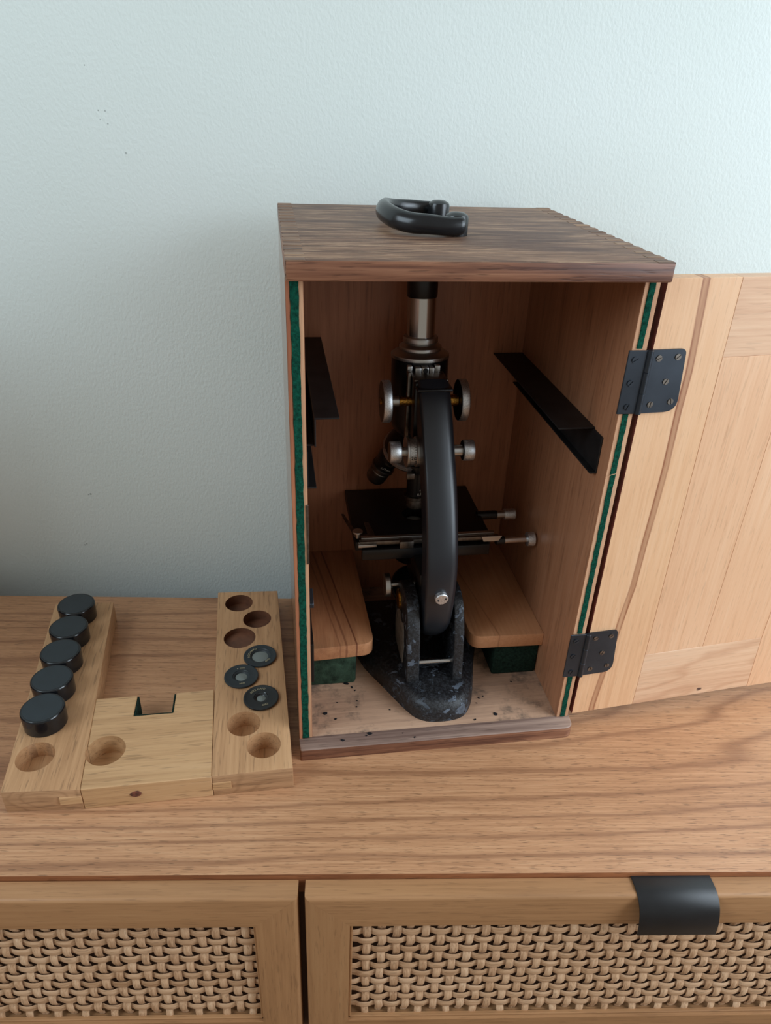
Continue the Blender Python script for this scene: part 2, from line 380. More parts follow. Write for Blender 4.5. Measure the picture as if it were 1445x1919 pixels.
def strand(vertical, c, a0, a1, width, ph, mat, parent, seed):
    """one cane strip weaving over and under; c = fixed coordinate"""
    r = random.Random(seed); n = int(abs(a1-a0)/PIT*5); secs = []
    tw = [r.uniform(-.0007, .0007) for _ in range(n//5+3)]
    for i in range(n+1):
        t = i/n; a = a0+(a1-a0)*t; k = a/PIT
        q = math.cos(PI*k+ph); d = DF+.0072-(.0015 if vertical else .0011)*math.copysign(abs(q)**.65, q)
        j = i/5; wob = tw[int(j)]*(1-j % 1)+tw[int(j)+1]*(j % 1)
        h = width/2*(1+.06*math.sin(k*2.1+seed)); sec = []
        for (s, e) in ((-1, .0000), (-.55, -.00085), (.55, -.00085), (1, 0), (.5, .0006), (-.5, .0006)):
            sec.append((c+wob+h*s, d+e, a) if vertical else (a, d+e, c+wob*.7+h*s))
        secs.append([Vector(p)-SO for p in sec])
    return mk('cane_strand', loft(secs), mat, parent, 60)
def drawer(x0, x1, label, cx0, cx1, pull, strands=True):
    dr = empty('drawer', (0, 0, 0)); dr.parent = sb; dr['label'] = label
    z1, z0, t = -.0055, -.2180, .0155
    def ob(name, bm, mat): return sbm(name, bm, mat, dr)
    fy0, fy1 = DF, YF-.0005
    cz1, cz0 = -.0400, -.1775
    def miter(poly, mat):   # frame member, outline in x,z
        bm = prism(poly, fy0, fy1, 'Y'); bmesh.ops.recalc_face_normals(bm, faces=bm.faces[:])
        rim = lambda v: min(abs(v.co.x-x0), abs(v.co.x-x1), abs(v.co.z-z1), abs(v.co.z-z0)) < 2e-4
        es = [e for e in bm.edges if all(abs(v.co.y-fy0) < 1e-6 and rim(v) for v in e.verts)]
        bevel(bm, .0034, 4, 60, es); return ob('frame_member', bm, mat)
    miter([(x0, z1), (x1, z1), (cx1, cz1), (cx0, cz1)], M['drawer'])
    miter([(x0, z0), (x1, z0), (cx1, cz0), (cx0, cz0)], M['drawer'])
    miter([(x0, z1-.0001), (x0, z0+.0001), (cx0, cz0), (cx0, cz1)], M['drawer_up'])
    miter([(x1, z1-.0001), (x1, z0+.0001), (cx1, cz0), (cx1, cz1)], M['drawer_up'])
    # beading round the cane and the dark space behind it
    bd = bmesh.new(); b = .0022
    bx(bd, cx0, cx1, DF+.0025, DF+.006, cz1-b, cz1); bx(bd, cx0, cx1, DF+.0025, DF+.006, cz0, cz0+b)
    bx(bd, cx0, cx0+b, DF+.0025, DF+.006, cz0, cz1); bx(bd, cx1-b, cx1, DF+.0025, DF+.006, cz0, cz1); bevel(bd, .0006, 1)
    ob('beading', bd, M['drawer'])
    ob('drawer_box', box(cx0-.004, cx1+.004, DF+.0148, fy1+.17, z0+.02, z1-.022), M['dark_inside'])
    a = math.ceil((cx0+.004)/PIT); e = math.floor((cx1-.004)/PIT)
    for i in range(a, e+1) if strands else ():
        strand(True, i*PIT+rnd.uniform(-.0005, .0005), cz0+.001, cz1-.0012, .0063, i*PI, M['cane'], dr, i+100)
    a = math.ceil((cz0+.004)/PIT); e = math.floor((cz1-.003)/PIT)
    for k in range(a, e+1) if strands else ():
        strand(False, k*PIT+rnd.uniform(-.0004, .0004), cx0+.0012, cx1-.0012, .0080, (k+1)*PI, M['cane_x'], dr, k+900)
    if pull:
        (px0, px1) = pull
        # sheet-metal finger pull hooked over the drawer edge
        prof = catmull([(YF+.0005, z1+.0016), (DF+.003, z1+.0010), (DF-.006, z1-.006), (DF-.0105, z1-.019), (DF-.0110, z1-.0318)], 5)
        secs = []; n = len(prof)
        outer = [Vector((p[0], p[1])) for p in prof]
        for i, p in enumerate(outer):
            dd = (outer[min(i+1, n-1)]-outer[max(i-1, 0)]).normalized(); nn = Vector((-dd.y, dd.x))*.0011
            t = i/(n-1); s = .003*t
            q = p+nn if nn.y < 0 or nn.x > 0 else p-nn
            secs.append([Vector((px0+s, p.x, p.y)), Vector((px1+s*.6, p.x, p.y)), Vector((px1+s*.6, q.x, q.y)), Vector((px0+s, q.x, q.y))])
        bm = loft(secs); bevel(bm, .0005, 2, 50); o = ob('drawer_pull', bm, M['black_metal']); o['label'] = 'black sheet metal drawer pull'
    return dr
drawer(XL, XM0, 'left drawer with woven cane front', XL+.036, -.0265, None)
drawer(XE, XL-.0054, 'far left drawer', XE+.036, XL-.041, None)
drawer(XM1, XR, 'right drawer with woven cane front and black pull', .0455, XR-.036, (.2610, .3235))

# ------------------------------------------------------------------ microscope case
TH = .1133
W_, D_, H_, T_ = .25, .2485, .4254, .0125
SD = .0115; SV = .0140
case = empty('microscope_case', (0, 0, 0), TH)
tag(case, 'tall old wooden microscope case with its door swung open to the right', 'case')
o = mk('top_panel', box(0, W_, 0, D_, H_-T_, H_, .0012), [M['top_wood'], M['mahog']], case)
facemat(o, lambda n, c: 1 if abs(n.z) < .5 else 0)
r2 = random.Random(3)
nf = 31; pitch = D_/nf
for side in (0, 1):
    for i in range(nf):
        if i % 2: continue
        v0 = i*pitch+.0004; v1 = v0+pitch-.0004
        x0, x1 = (.0002, SD+.0008) if side == 0 else (W_-SD-.0008, W_-.0002)
        mk('finger_joint', box(x0, x1, v0+r2.uniform(-.0004, .0004), v1, H_-T_+.0008, H_+.00022+r2.uniform(0, .00012), .0003, 1), M['finger'], case)
# base with worn rounded front lip
bp = rpoly([(0, 0), (W_+.0012, 0), (W_+.0012, D_), (0, D_)], [.002, .009, .002, .002], 5)
bm = prism(bp, 0, T_, 'Z')
bevel(bm, .0022, 3, 50, [e for e in bm.edges if all(abs(v.co.z-T_) < 1e-6 and v.co.y < .012 for v in e.verts)])
o = mk('base_panel', bm, [M['floor_beech'], M['lip_grey'], M['mahog']], case)
# cut floor polygon so the lip in front of the sides is its own face
bm = bmesh.new(); bm.from_mesh(o.data)
bmesh.ops.bisect_plane(bm, geom=bm.verts[:]+bm.edges[:]+bm.faces[:], plane_co=(0, SV+.0012, 0), plane_no=(0, 1, 0))
bm.to_mesh(o.data); bm.free(); smooth(o.data)
facemat(o, lambda n, c: (1 if c.y < SV+.0012 else 0) if n.z > .35 else 2)
side_bm = lambda a, b: box(a, b, SV, D_-.0002, T_, H_-T_, .0004, 1)
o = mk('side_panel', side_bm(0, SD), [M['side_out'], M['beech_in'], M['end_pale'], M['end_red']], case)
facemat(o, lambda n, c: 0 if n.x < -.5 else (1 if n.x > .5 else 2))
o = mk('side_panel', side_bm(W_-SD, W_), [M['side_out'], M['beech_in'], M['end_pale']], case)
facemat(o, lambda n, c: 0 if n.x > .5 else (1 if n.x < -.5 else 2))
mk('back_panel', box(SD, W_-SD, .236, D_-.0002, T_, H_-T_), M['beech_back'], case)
def felt(x0, x1, z0, z1, seed):
    r = random.Random(seed); n = max(3, int((z1-z0)/.006)); secs = []
    for i in range(n+1):
        z = z0+(z1-z0)*i/n; a = x0+r.uniform(-.00035, .00035); b = x1+r.uniform(-.0003, .0003)
        secs.append([(a, SV+.0006, z), (a+.0004, SV-.0008, z), (b-.0004, SV-.0008, z), (b, SV+.0006, z)])
    return mk('felt_strip', loft(secs), M['felt'], case, 60)
mk('edge_strip', box(.0002, .0027, SV-.0006, SV+.0004, T_, H_-T_, .0003, 1), M['end_red'], case)
felt(.0028, .0088, T_+.001, H_-T_-.0005, 1)
HZ = ((.3165, .3640), (.0635, .1115))
for i, (a, b) in enumerate(((T_+.001, HZ[1][0]-.0004), (HZ[1][1]+.0004, HZ[0][0]-.0006), (HZ[0][1]+.001, H_-T_-.0005))): felt(.2418, .2466, a, b, 5+i)
o = mk('felt_thread', loft([[(x, SV-.0012+dy, z+dz) for dy, dz in ((0, .0003), (.0003, 0), (0, -.0003), (-.0003, 0))] for x, z in ((.2405, .2655), (.2425, .2668), (.245, .2672), (.2475, .2690))]), M['end_pale'], case)
mk('strike_plate', box(.0101, .0119, SV-.0008, SV+.0006, .1985, .2505, .0003, 1), M['dull_steel'], case)
o = mk('lock_keeper', box(SD, SD+.0032, .026, .080, .0668, .1085, .0005, 1), M['stage_black'], case)
mk('lock_bolt', prism([(.014, .1560), (.030, .1600), (.030, .1640), (.014, .1600)], SD, SD+.0032, 'X', .0003, 1), M['hinge'], case)
# shelves and felt pads
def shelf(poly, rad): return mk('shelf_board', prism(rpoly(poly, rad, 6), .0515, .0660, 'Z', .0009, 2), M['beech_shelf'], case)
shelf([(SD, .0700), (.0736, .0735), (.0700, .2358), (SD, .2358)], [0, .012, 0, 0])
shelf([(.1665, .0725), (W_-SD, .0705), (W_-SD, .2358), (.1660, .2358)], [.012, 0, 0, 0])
mk('felt_pad', box(SD, .0575, .0790, .200, T_, .0514, .003, 2), M['felt_dusty'], case)
mk('felt_pad', box(.1925, W_-SD, .0760, .200, T_, .0514, .003, 2), M['felt_dark'], case)
# rails for the tray
bm = bmesh.new(); t = .0013
bx(bm, .0181, .0366, .036, .2355, .3077, .3077+t); bx(bm, .0181, .0181+t, .036, .2355, .2862, .3077)
bx(bm, SD, .0181, .038, .2355, .2862, .2862+t); bx(bm, SD, SD+t, .028, .2355, .258, .2862)
bx(bm, SD, .0188, .0265, .2355, .2568, .2568+t); bevel(bm, .0003, 1)
mk('tray_rail', bm, M['bracket'], case)
bm = bmesh.new(); X = W_-SD
bx(bm, .2084, X, .046, .2355, .2905, .2905+t); bx(bm, X-t, X, .029, .2355, .261, .2905); bx(bm, .2325, X, .029, .2355, .2597, .2597+t); bevel(bm, .0003, 1)
mk('tray_rail', bm, M['bracket'], case)
# handle on the lid
hd = empty('carry_handle'); hd.parent = case
for v in (.1590, .0955):
    mk('post', lathe([(.0086, H_), (.0086, H_+.0118), (.0078, H_+.0138), (.005, H_+.0154), (0, H_+.0160)], (.1262, v, 0), (0, 0, 1), 32), M['leather'], hd)
P = catmull([(.1300, .0868, .4330), (.118, .0855, .4328), (.104, .0870, .4338), (.092, .0915, .4340), (.0820, .1020, .4356), (.0775, .1240, .4372), (.0805, .1470, .4366), (.0905, .1610, .4345), (.105, .1680, .4335), (.118, .1695, .4328), (.1300, .1690, .4330)], 5)
secs = []; n = len(P)
for i, p in enumerate(P):
    d = (P[min(i+1, n-1)]-P[max(i-1, 0)]).normalized(); sd_ = d.cross(V(0, 0, 1)).normalized(); up = V(0, 0, 1)
    k = math.sin(PI*min(1, max(0, i/(n-1)))); e = .78 if i in (0, n-1) else 1
    a = (.0044+.0010*k)*e; b = (.0060+.0014*k)*e
    tl = .35*k
    secs.append([p+sd_*(a*math.cos(q)*math.cos(tl)+b*math.sin(q)*math.sin(tl))+up*(-a*math.cos(q)*math.sin(tl)+b*math.sin(q)*math.cos(tl)) for q in [2*PI*j/16 for j in range(16)]])
mk('grip', loft(secs), M['leather'], hd, 70)
# hinges
def screw(c, d, r, ang, parent, mat=None):
    """slotted screw head: two half discs on a base disc"""
    q = Vector(d).normalized().to_track_quat('Z', 'Y'); c = Vector(c); bm = bmesh.new(); g = r*.15
    for s in (1, -1):
        pts = []
        for k in range(9):
            a = math.asin(g/r)+(PI-2*math.asin(g/r))*k/8; pts.append((r*math.cos(a), s*r*math.sin(a)))
        A = [bm.verts.new(V(x, y, 0)) for x, y in pts]; B = [bm.verts.new(V(x, y, .0007)) for x, y in pts]
        bm.faces.new(A); bm.faces.new(B[::-1])
        for i in range(9): bm.faces.new((A[i], A[(i+1) % 9], B[(i+1) % 9], B[i]))
    lathe([(r*1.02, -.0003), (r*1.02, .0002)], (0, 0, 0), (0, 0, 1), 18, bm)
    ca, sa = math.cos(ang), math.sin(ang)
    for v in bm.verts:
        x, y, z = v.co; v.co = c+q @ V(x*ca-y*sa, x*sa+y*ca, z)
    return mk('screw', bm, mat or M['hinge'], parent)
AD = math.radians(5.0); HX, HY = .2536, .0145
def dpt(a, out, z): return V(HX+a*math.cos(AD)+out*math.sin(AD), HY+a*math.sin(AD)-out*math.cos(AD), z)
for (z0, z1) in HZ:
    hg = empty('hinge'); hg.parent = case
    mk('leaf', box(.2362, .2505, SV-.0020, SV-.0006, z0, z1, .0004, 1), M['hinge'], hg)
    R = .0105; lw = .0272
    poly = rpoly([(-.0005, z0), (lw+.0035, z0), (lw, z1), (-.0005, z1)], [0, R, .004, 0], 6)
    bm = bmesh.new(); A = [bm.verts.new(dpt(a, .0002, z)) for a, z in poly]; B = [bm.verts.new(dpt(a, .0016, z)) for a, z in poly]
    bm.faces.new(A); bm.faces.new(B[::-1])
    for i in range(len(poly)): bm.faces.new((A[i], A[(i+1) % len(poly)], B[(i+1) % len(poly)], B[i]))
    mk('leaf', bm, M['hinge'], hg)
    hl = z1-z0
    for k in range(3):
        mk('knuckle', cyl(.0024, z0+hl*k/3+.0001, z0+hl*(k+1)/3-.0001, (.2522, SV-.0018, 0), (0, 0, 1), 20, .0002), M['hinge'], hg)
    for k, fz in enumerate((.12, .5, .86)):
        screw((.2418+.0012*(fz < .5), SV-.0020, z0+hl*fz), (0, -1, 0), .0024, 1.2-.3*k, hg)
    nd = (math.sin(AD), -math.cos(AD), 0)
    for k, (a, fz) in enumerate(((.0065, .87), (.0215, .88), (.0160, .5), (.0075, .14), (.0238, .17))):
        screw(dpt(a, .0015, z0+hl*fz), nd, .0023, .4+.35*k, hg, M['dull_steel'])
# door: frame and panel flush, hung beyond square
dr = empty('door', (HX, HY, 0), AD); dr.parent = case; dr['label'] = 'flush panelled beech door standing open'
DZ0, DZ1, DW, DT = .0150, .4126, .248, .0120
def dpart(name, poly, mat, w=.00025):
    o = mk(name, prism(poly, 0, DT, 'Y', w, 1), [mat, M['door_edge']], dr); return o
o = dpart('stile', [(0, DZ0), (.0630, DZ0), (.0588, DZ1), (0.0012, DZ1)], M['beech_stile'])
facemat(o, lambda n, c: 1 if n.x < -.7 or n.y > .7 else 0)
dpart('rail', [(.0631, DZ0), (.1890, DZ0+.0006), (.1856, .0770), (.0624, .0756)], M['beech_knot'])
dpart('rail', [(.0594, .3558), (.1850, .3570), (.1850, DZ1), (.0589, DZ1)], M['beech_rail'])
dpart('panel', [(.0625, .0757), (.1220, .0763), (.1220, .3563), (.0595, .3557)], M['beech_door'])
dpart('panel', [(.1221, .0763), (.1855, .0771), (.1849, .3569), (.1221, .3563)], M['beech_door'])
dpart('stile', [(.1891, DZ0), (DW, DZ0), (DW, DZ1), (.1851, DZ1), (.1857, .077)], M['beech_door'])

# ------------------------------------------------------------------ microscope
MO = V(.127, .10, T_)
cs, sn = math.cos(TH), math.sin(TH)
mic = empty('microscope', (cs*MO.x-sn*MO.y, sn*MO.x+cs*MO.y, MO.z), TH)
tag(mic, 'black vintage microscope with nickel knobs and a flaking base standing inside the wooden case', 'microscope')
def mm(name, bm, mat, parent=None, ang=35):
    bmesh.ops.translate(bm, verts=bm.verts, vec=-MO); return mk(name, bm, mat, parent or mic, ang)
def me_(name):
    o = empty(name); o.parent = mic; return o
# foot
foot = me_('base')
out = [(.060, .190), (.0590, .135), (.0669, .1012), (.0839, .0688), (.0985, .0400), (.1075, .0265), (.118, .0208), (.131, .0198), (.144, .0210), (.1530, .0250), (.1600, .0340), (.1655, .0460), (.1774, .0900), (.1880, .1220), (.1900, .190)]
bm = bmesh.new(); cen = Vector((.127, .10)); ring = []
po = rpoly(out, .010, 3)
for (ins, z) in ((0, T_), (.0004, T_+.010), (.0030, T_+.0165), (.0075, T_+.0195), (.0115, T_+.0205)):
    rr = []
    for p in po:
        d = Vector(p)-Vector((.1262, .112)); q = Vector((.1262, .112))+d*(1-ins/d.length); rr.append((q.x, q.y, z))
    ring.append(rr)
# outline runs left-back > nose > right-back, so +normal points inward
mm('foot', loft(ring), M['peeled'], foot, 50)
cheek = [(.0505, .0290), (.0545, .046), (.0585, .078), (.0640, .094), (.0720, .1075), (.084, .1130), (.098, .1130), (.114, .1080), (.126, .096), (.130, .078), (.131, .050), (.140, .0290)]
mm('upright', prism(rpoly(cheek, .006, 3), .1020, .1140, 'X', .0022, 3), M['peeled'], foot, 45)
mm('upright', prism(rpoly(cheek, .006, 3), .1462, .1556, 'X', .0022, 3), M['peeled'], foot, 45)
mm('bare_patch', prism(rpoly([(.075, .036), (.118, .034), (.122, .060), (.108, .084), (.090, .074), (.082, .082), (.074, .060)], .004, 3), .1016, .1024, 'X', .0002, 1), M['bone'], foot)
mm('pivot_cap', cyl(.0098, -.0018, .002, (.1020, .1080, .0900), (-1, 0, 0), 32, .0008), M['brass'], foot)
mm('cross_pin', cyl(.0026, .112, .148, (0, .0640, .0470), (1, 0, 0), 20), M['chrome'], foot)
# arm: sweep of rounded sections along the C curve
OUTER = [(.1340, .3010), (.1215, .2900), (.1065, .2692), (.0945, .2499), (.0825, .2307), (.0725, .2104), (.0642, .1889), (.0580, .1660), (.0556, .1385), (.0585, .1090), (.0655, .0850), (.0790, .0680), (.0960, .0600)]
oc = [Vector((p[0], p[1])) for p in catmull([(a, b, 0) for a, b in OUTER], 4)]
secs = []; n = len(oc)
for i, p in enumerate(oc):
    d = (oc[min(i+1, n-1)]-oc[max(i-1, 0)]).normalized(); inn = Vector((-d.y, d.x))
    if inn.x < 0: inn = -inn
    if p.y < .07: inn = Vector((.35, .94))
    z = p.y; hw = .0143 if z > .15 else .0132+.0011*max(0, (z-.09)/.06); hw = hw if z > .09 else .0132-.004*(.09-z)/.03
    uc = .1297-.016*(z-.10); dep = .024 if z > .09 else .022
    poly = rpoly([(-hw, 0), (0, -.0022), (hw, 0), (hw, dep), (-hw, dep)], [.0035, .012, .0105, .003, .003], 6)
    secs.append([(uc+a, p.x+inn.x*b, p.y+inn.y*b) for a, b in poly])
mm('arm', loft(secs), M['lacquer_satin'], None, 40)
ap = me_('arm_pin')
mm('disc', cyl(.0059, -.004, .0022, (.1287, .0528, .1290), (.02, -.96, -.10), 32, .0006), M['knurl'], ap)
for s in (-1, 1): mm('pin_hole', cyl(.0008, .0, .0025, (.1287+s*.0033, .0528, .1290+s*.0008), (.02, -.96, -.10), 12), M['dark_ink'], ap)
# upper body in tilted axes: h along the optical axis
TL = math.radians(3.5); LN = math.radians(.6)
AX = V(-math.sin(LN), math.sin(TL), math.cos(TL)).normalized()
A0 = V(.1243, .1880, .300)
def ax(h): return A0+AX*((h-.300)/AX.z)
def tube(name, prof, mat, parent=None, seg=64, **k):   # profile heights given in z at the axis
    return mm(name, lathe([(r, (h-.300)/AX.z) for r, h in prof], A0, AX, seg, **k), mat, parent)
ep = me_('eyepiece')
tube('eyepiece_cap', [(0, .3760), (.0118, .3765), (.0149, .3780), (.0151, .3758), (.0147, .3735), (.0137, .3725), (.0136, .3590), (.0131, .3578), (.0, .3578)], M['lacquer'], ep)
dt = tube('draw_tube', [(.0126, .3578), (.0126, .320)], M['tube'])
tube('collar', [(.0135, .3235), (.0154, .3232), (.0159, .3222), (.0159, .3188), (.0152, .3180), (.0138, .3176)], M['nickel'])
tube('collar', [(.0140, .3185), (.0190, .3150), (.0195, .3142), (.0195, .3118), (.0185, .3112)], M['nickel'])
tube('collar', [(.0180, .3125), (.0250, .3090), (.0267, .3078), (.0269, .3070), (.0269, .3050), (.0262, .3046)], M['nickel'])
tube('body_tube', [(.0262, .3048), (.0263, .2440), (.0235, .2360), (.018, .2300)], M['lacquer'])
tn = mm('tube_screw', cyl(.0032, -.002, .0018, ax(.2975)+V(.0045, -.0262, 0), (.1, -1, 0), 16, .0004), M['lacquer'])
# focus slide between arm and body
sl = me_('focus_slide')
mm('slide_block', box(.1105, .1395, .1330, .1640, .2450, .2985, .0012), M['lacquer'], sl)
mm('slide_top', box(.1100, .1400, .1365, .1600, .2985, .3000, .0004), M['dull_steel'], sl)
mm('slide_edge', box(.1070, .1096, .1500, .1560, .2300, .3020, .0004), M['dull_steel'], sl)
for (a, b, h) in ((.1075, .1118, .3052), (.1140, .1195, .3044), (.1200, .1262, .3048), (.1268, .1312, .3046), (.1320, .1368, .3058)):
    mm('dovetail', box(a, b, .1545+(.0025 if a < .1130 or a > .131 else 0), .1625, .296, h, .0004), M['nickel'], sl)
mm('dovetail_screw', cyl(.0023, 0, .0012, (.1232, .1545, .3022), (0, -1, 0), 16, .0003), M['dark_ink'], sl)
mm('arm_collar', box(.1105, .1420, .1235, .1385, .2935, .2962, .0012, 3), M['lacquer'], sl)
def knob(name, y, z, parts):
    k = me_(name)
    for (nm, u0, u1, r, mt, kn) in parts:
        if kn:
            wv = .0006; bm = lathe([(r*.80, u0+wv*.3), (r-wv, u0), (r, u0+wv), (r, u1-wv), (r-wv, u1), (r*.8, u1-wv*.3)], (0, y, z), (1, 0, 0), 144 if r > .012 else 96, knurl=(2, 3, .00028))
            o = mm(nm, bm, [M[mt], M['dull_steel'], M['stage_black']], k, 60)
            facemat(o, lambda n, c: (2 if n.x < 0 and c.x > .0 else 1) if abs(n.x) > .75 else 0)
        else: mm(nm, cyl(r, u0, u1, (0, y, z), (1, 0, 0), 40, .0004), M[mt], k)
CK = (.150, .2760)
knob('coarse_focus_knob', *CK, [('wheel', .0840, .0915, .0188, 'knurl', 1), ('hub_screw', .0828, .0842, .0030, 'brass', 0), ('shaft', .0915, .0998, .0050, 'nickel', 0), ('bushing', .0998, .1110, .0040, 'brass', 0)])
knob('coarse_focus_knob', *CK, [('wheel', .1532, .1604, .0188, 'knurl', 1), ('bushing', .1380, .1534, .0052, 'brass', 0)])
FK = (.1195, .2405)
fk = knob('fine_focus_knob', *FK, [('grip', .0878, .0978, .0094, 'knurl', 1), ('shaft', .0978, .1030, .0042, 'nickel', 0), ('flange', .1022, .1046, .0139, 'nickel', 0), ('drum', .1046, .1105, .0116, 'knurl', 0), ('index_ring', .1105, .1136, .0136, 'nickel', 0)])
knob('fine_focus_knob', *FK, [('grip', .1534, .1632, .0094, 'knurl', 1), ('shaft', .1405, .1536, .0052, 'nickel', 0)])
text('drum_figures', '20', .0045, Matrix.Translation(V(.1076, FK[0]-.0118, FK[1]-.0012)-MO) @ Matrix.Rotation(PI/2, 4, 'X'), M['dark_ink'], mic)
dg = bmesh.new()
for i in range(9):
    a = -.75+1.5*i/8+PI; bx(dg, .1088, .1104, *sorted((FK[0]+.01155*math.cos(a)-.0003, FK[0]+.01155*math.cos(a)+.0003)), FK[1]+.01165*math.sin(a)-.00015, FK[1]+.01165*math.sin(a)+.00015)
mm('drum_scale', dg, M['dark_ink'])
# revolving nosepiece
NZ = math.radians(22); NC = V(.1250, .1990, .2060)
na = V(0, math.sin(NZ), -math.cos(NZ))          # turret axis, pointing down and back
nf_ = V(0, -math.cos(NZ), -math.sin(NZ)); nl = V(-1, 0, 0)
npz = me_('nosepiece')
mm('dome', lathe([(.0, -.022), (.012, -.0205), (.021, -.0160), (.0265, -.009), (.0290, -.002)], NC, na, 64), M['lacquer'], npz)
mm('rim', lathe([(.0288, -.0034), (.0304, -.0028), (.0304, .0014), (.0290, .0022)], NC, na, 72), M['knurl'], npz)
mm('turret', lathe([(.0288, .0020), (.0280, .0050), (.0225, .0085), (.0, .0100)], NC, na, 64), M['lacquer'], npz)
mm('stop_tab', box(.1140, .1215, .1660, .1700, .1885, .1945, .0005), M['dull_steel'], npz)
RO = .0185
def objective(dirv, seat, prof, label):
    o = me_('objective'); o['label'] = label
    for nm, pr, mt, kn in prof:
        mm(nm, lathe(pr, seat, dirv, 64 if not kn else 96, knurl=kn), M[mt], o, 25)
    return o
cph, sph = math.cos(NZ), math.sin(NZ)
dA = na*cph+nf_*sph; dB = na*cph+nl*sph; seatA = NC+nf_*RO+na*.001; seatB = NC+nl*RO+na*.001
seatA = V(.1262, .1795, .2000)
obA = objective(dA, seatA, [('barrel', [(.0112, 0), (.0112, .004), (.0096, .008), (.0093, .010), (.0093, .0335)], 'lacquer', None),
    ('ring', [(.0100, .0335), (.0119, .0340), (.0119, .0365), (.0107, .0372), (.0107, .0380), (.0104, .0385)], 'dull_steel', None),
    ('knurled_ring', [(.0098, .0380), (.0101, .0388), (.0098, .0470), (.0090, .0482)], 'dull_steel', (1, 2, .0002)),
    ('tip', [(.0088, .0478), (.0084, .0500), (.0040, .0503)], 'lacquer', None)], 'low power objective pointing straight down')
text('engraving', '4\n0,10', .0040, Matrix.Translation(seatA+V(.0030, -.00905, -.0285)-MO) @ Matrix.Rotation(.32, 4, 'Z') @ Matrix.Rotation(PI/2, 4, 'X'), M['white_paint'], obA)
obB = objective(dB, seatB, [('barrel', [(.0112, 0), (.0116, .008), (.0116, .014), (.0108, .016), (.0108, .0240)], 'lacquer', None),
    ('ring', [(.0108, .0240), (.0120, .0246), (.0120, .0268), (.0108, .0274)], 'dull_steel', None),
    ('sleeve', [(.0102, .0272), (.0102, .0300), (.0106, .0306), (.0104, .0420), (.0092, .0450), (.0050, .0455)], 'dull_steel', None)], 'objective swung out to the left')
zq = (-dB).normalized(); fx = (V(0, -1, 0)-zq*V(0, -1, 0).dot(zq)).normalized(); rx = zq.cross(fx)*-1
fm = Matrix(((-rx.x if rx.x < 0 else rx.x, zq.x, fx.x, 0), (rx.y, zq.y, fx.y, 0), (rx.z, zq.z, fx.z, 0), (0, 0, 0, 1)))
rr = fx.cross(zq)*-1
fm = Matrix(((rr.x, zq.x, fx.x, 0), (rr.y, zq.y, fx.y, 0), (rr.z, zq.z, fx.z, 0), (0, 0, 0, 1)))
em = bmesh.new(); pt = []
for i in range(20):
    a = 2*PI*i/20; x = .0048*math.cos(a); y = .0021*math.sin(a); s = x/.0117
    pt.append(seatB+dB*.0115+rr*(.0117*math.sin(s))+zq*y+fx*(.0117*math.cos(s)))
A = [em.verts.new(p) for p in pt]; B = [em.verts.new(p+fx*.0002) for p in pt]; em.faces.new(B)
for i in range(20): em.faces.new((A[i], A[(i+1) % 20], B[(i+1) % 20], B[i]))
mm('emblem', em, M['dull_steel'], obB)
text('engraving', 'F.17mm', .0034, Matrix.Translation(seatB+dB*.0195+fx*.0109-MO) @ fm, M['white_paint'], obB)
# stage
st = me_('stage')
hole = ax(.1430); ZS = .1430
plate = mm('stage_plate', box(.0605, .1935, .1290, .2345, ZS-.0095, ZS, .0008), M['stage_black'], st)
cut(plate, [cyl(.0125, -.02, .02, V(hole.x, hole.y, ZS)-MO, (0, 0, 1), 40)])
mm('under_plate', box(.0720, .1850, .1300, .2200, ZS-.0175, ZS-.0110, .001), M['stage_black'], st)
mm('stage_bracket', box(.1150, .1400, .0850, .1500, ZS-.0260, ZS-.0110, .003), M['stage_black'], st)
ms = me_('slide_holder')
mm('guide_rail', box(.0640, .1990, .1240, .1286, ZS-.0012, ZS+.0030, .0003), M['dull_steel'], ms)
mm('scale_bar', box(.0660, .1960, .1290, .1330, ZS+.0002, ZS+.0042, .0003), M['nickel'], ms)
mm('rail_block', box(.0625, .0800, .1215, .1275, ZS-.0020, ZS+.0012, .0005), M['nickel'], ms)
mm('rack_cover', box(.0660, .1900, .1195, .1255, ZS-.0150, ZS-.0035, .001), M['lacquer'], ms)
mm('carrier', box(.1020, .1150, .1200, .1300, ZS-.0040, ZS+.0036, .0005), M['dull_steel'], ms)
mm('vernier_plate', prism([(.1840, ZS-.002), (.1990, ZS-.002), (.2020, ZS+.0035), (.1815, ZS+.0035)], .1225, .1240, 'Y', .0002, 1), M['nickel'], ms)
mm('slide_stop', prism(rpoly([(.0655, .1340), (.0800, .1340), (.0800, .1440), (.0770, .1620), (.0725, .1620), (.0735, .1400), (.0655, .1385)], .0015, 3), ZS+.0002, ZS+.0022, 'Z', .0003, 1), M['dull_steel'], ms)
mm('thumb_screw', lathe([(.0020, ZS+.0030), (.0022, ZS+.0085), (.0048, ZS+.0086), (.0050, ZS+.0094), (.0047, ZS+.0102), (0, ZS+.0106)], (.0630, .1330, 0), (0, 0, 1), 28), M['nickel'], ms)
fing = catmull([(.0620, .1350, ZS+.0030), (.0585, .1470, ZS+.0045), (.0545, .1600, ZS+.0060), (.0520, .1690, ZS+.0075)], 4)
mm('clip_finger', loft([[p+V(-.0022*(1-.5*i/12), 0, 0), p+V(.0022*(1-.5*i/12), 0, 0), p+V(.0022*(1-.5*i/12), 0, .0013), p+V(-.0022*(1-.5*i/12), 0, .0013)] for i, p in enumerate(fing)]), M['dull_steel'], ms)
mm('sleeve', cyl(.0040, .197, .2060, (0, .1260, ZS-.0035), (1, 0, 0), 24, .0004), M['lacquer'], ms)
mm('drive_shaft', cyl(.0033, .205, .2290, (0, .1260, ZS-.0035), (1, 0, 0), 24), M['chrome'], ms)
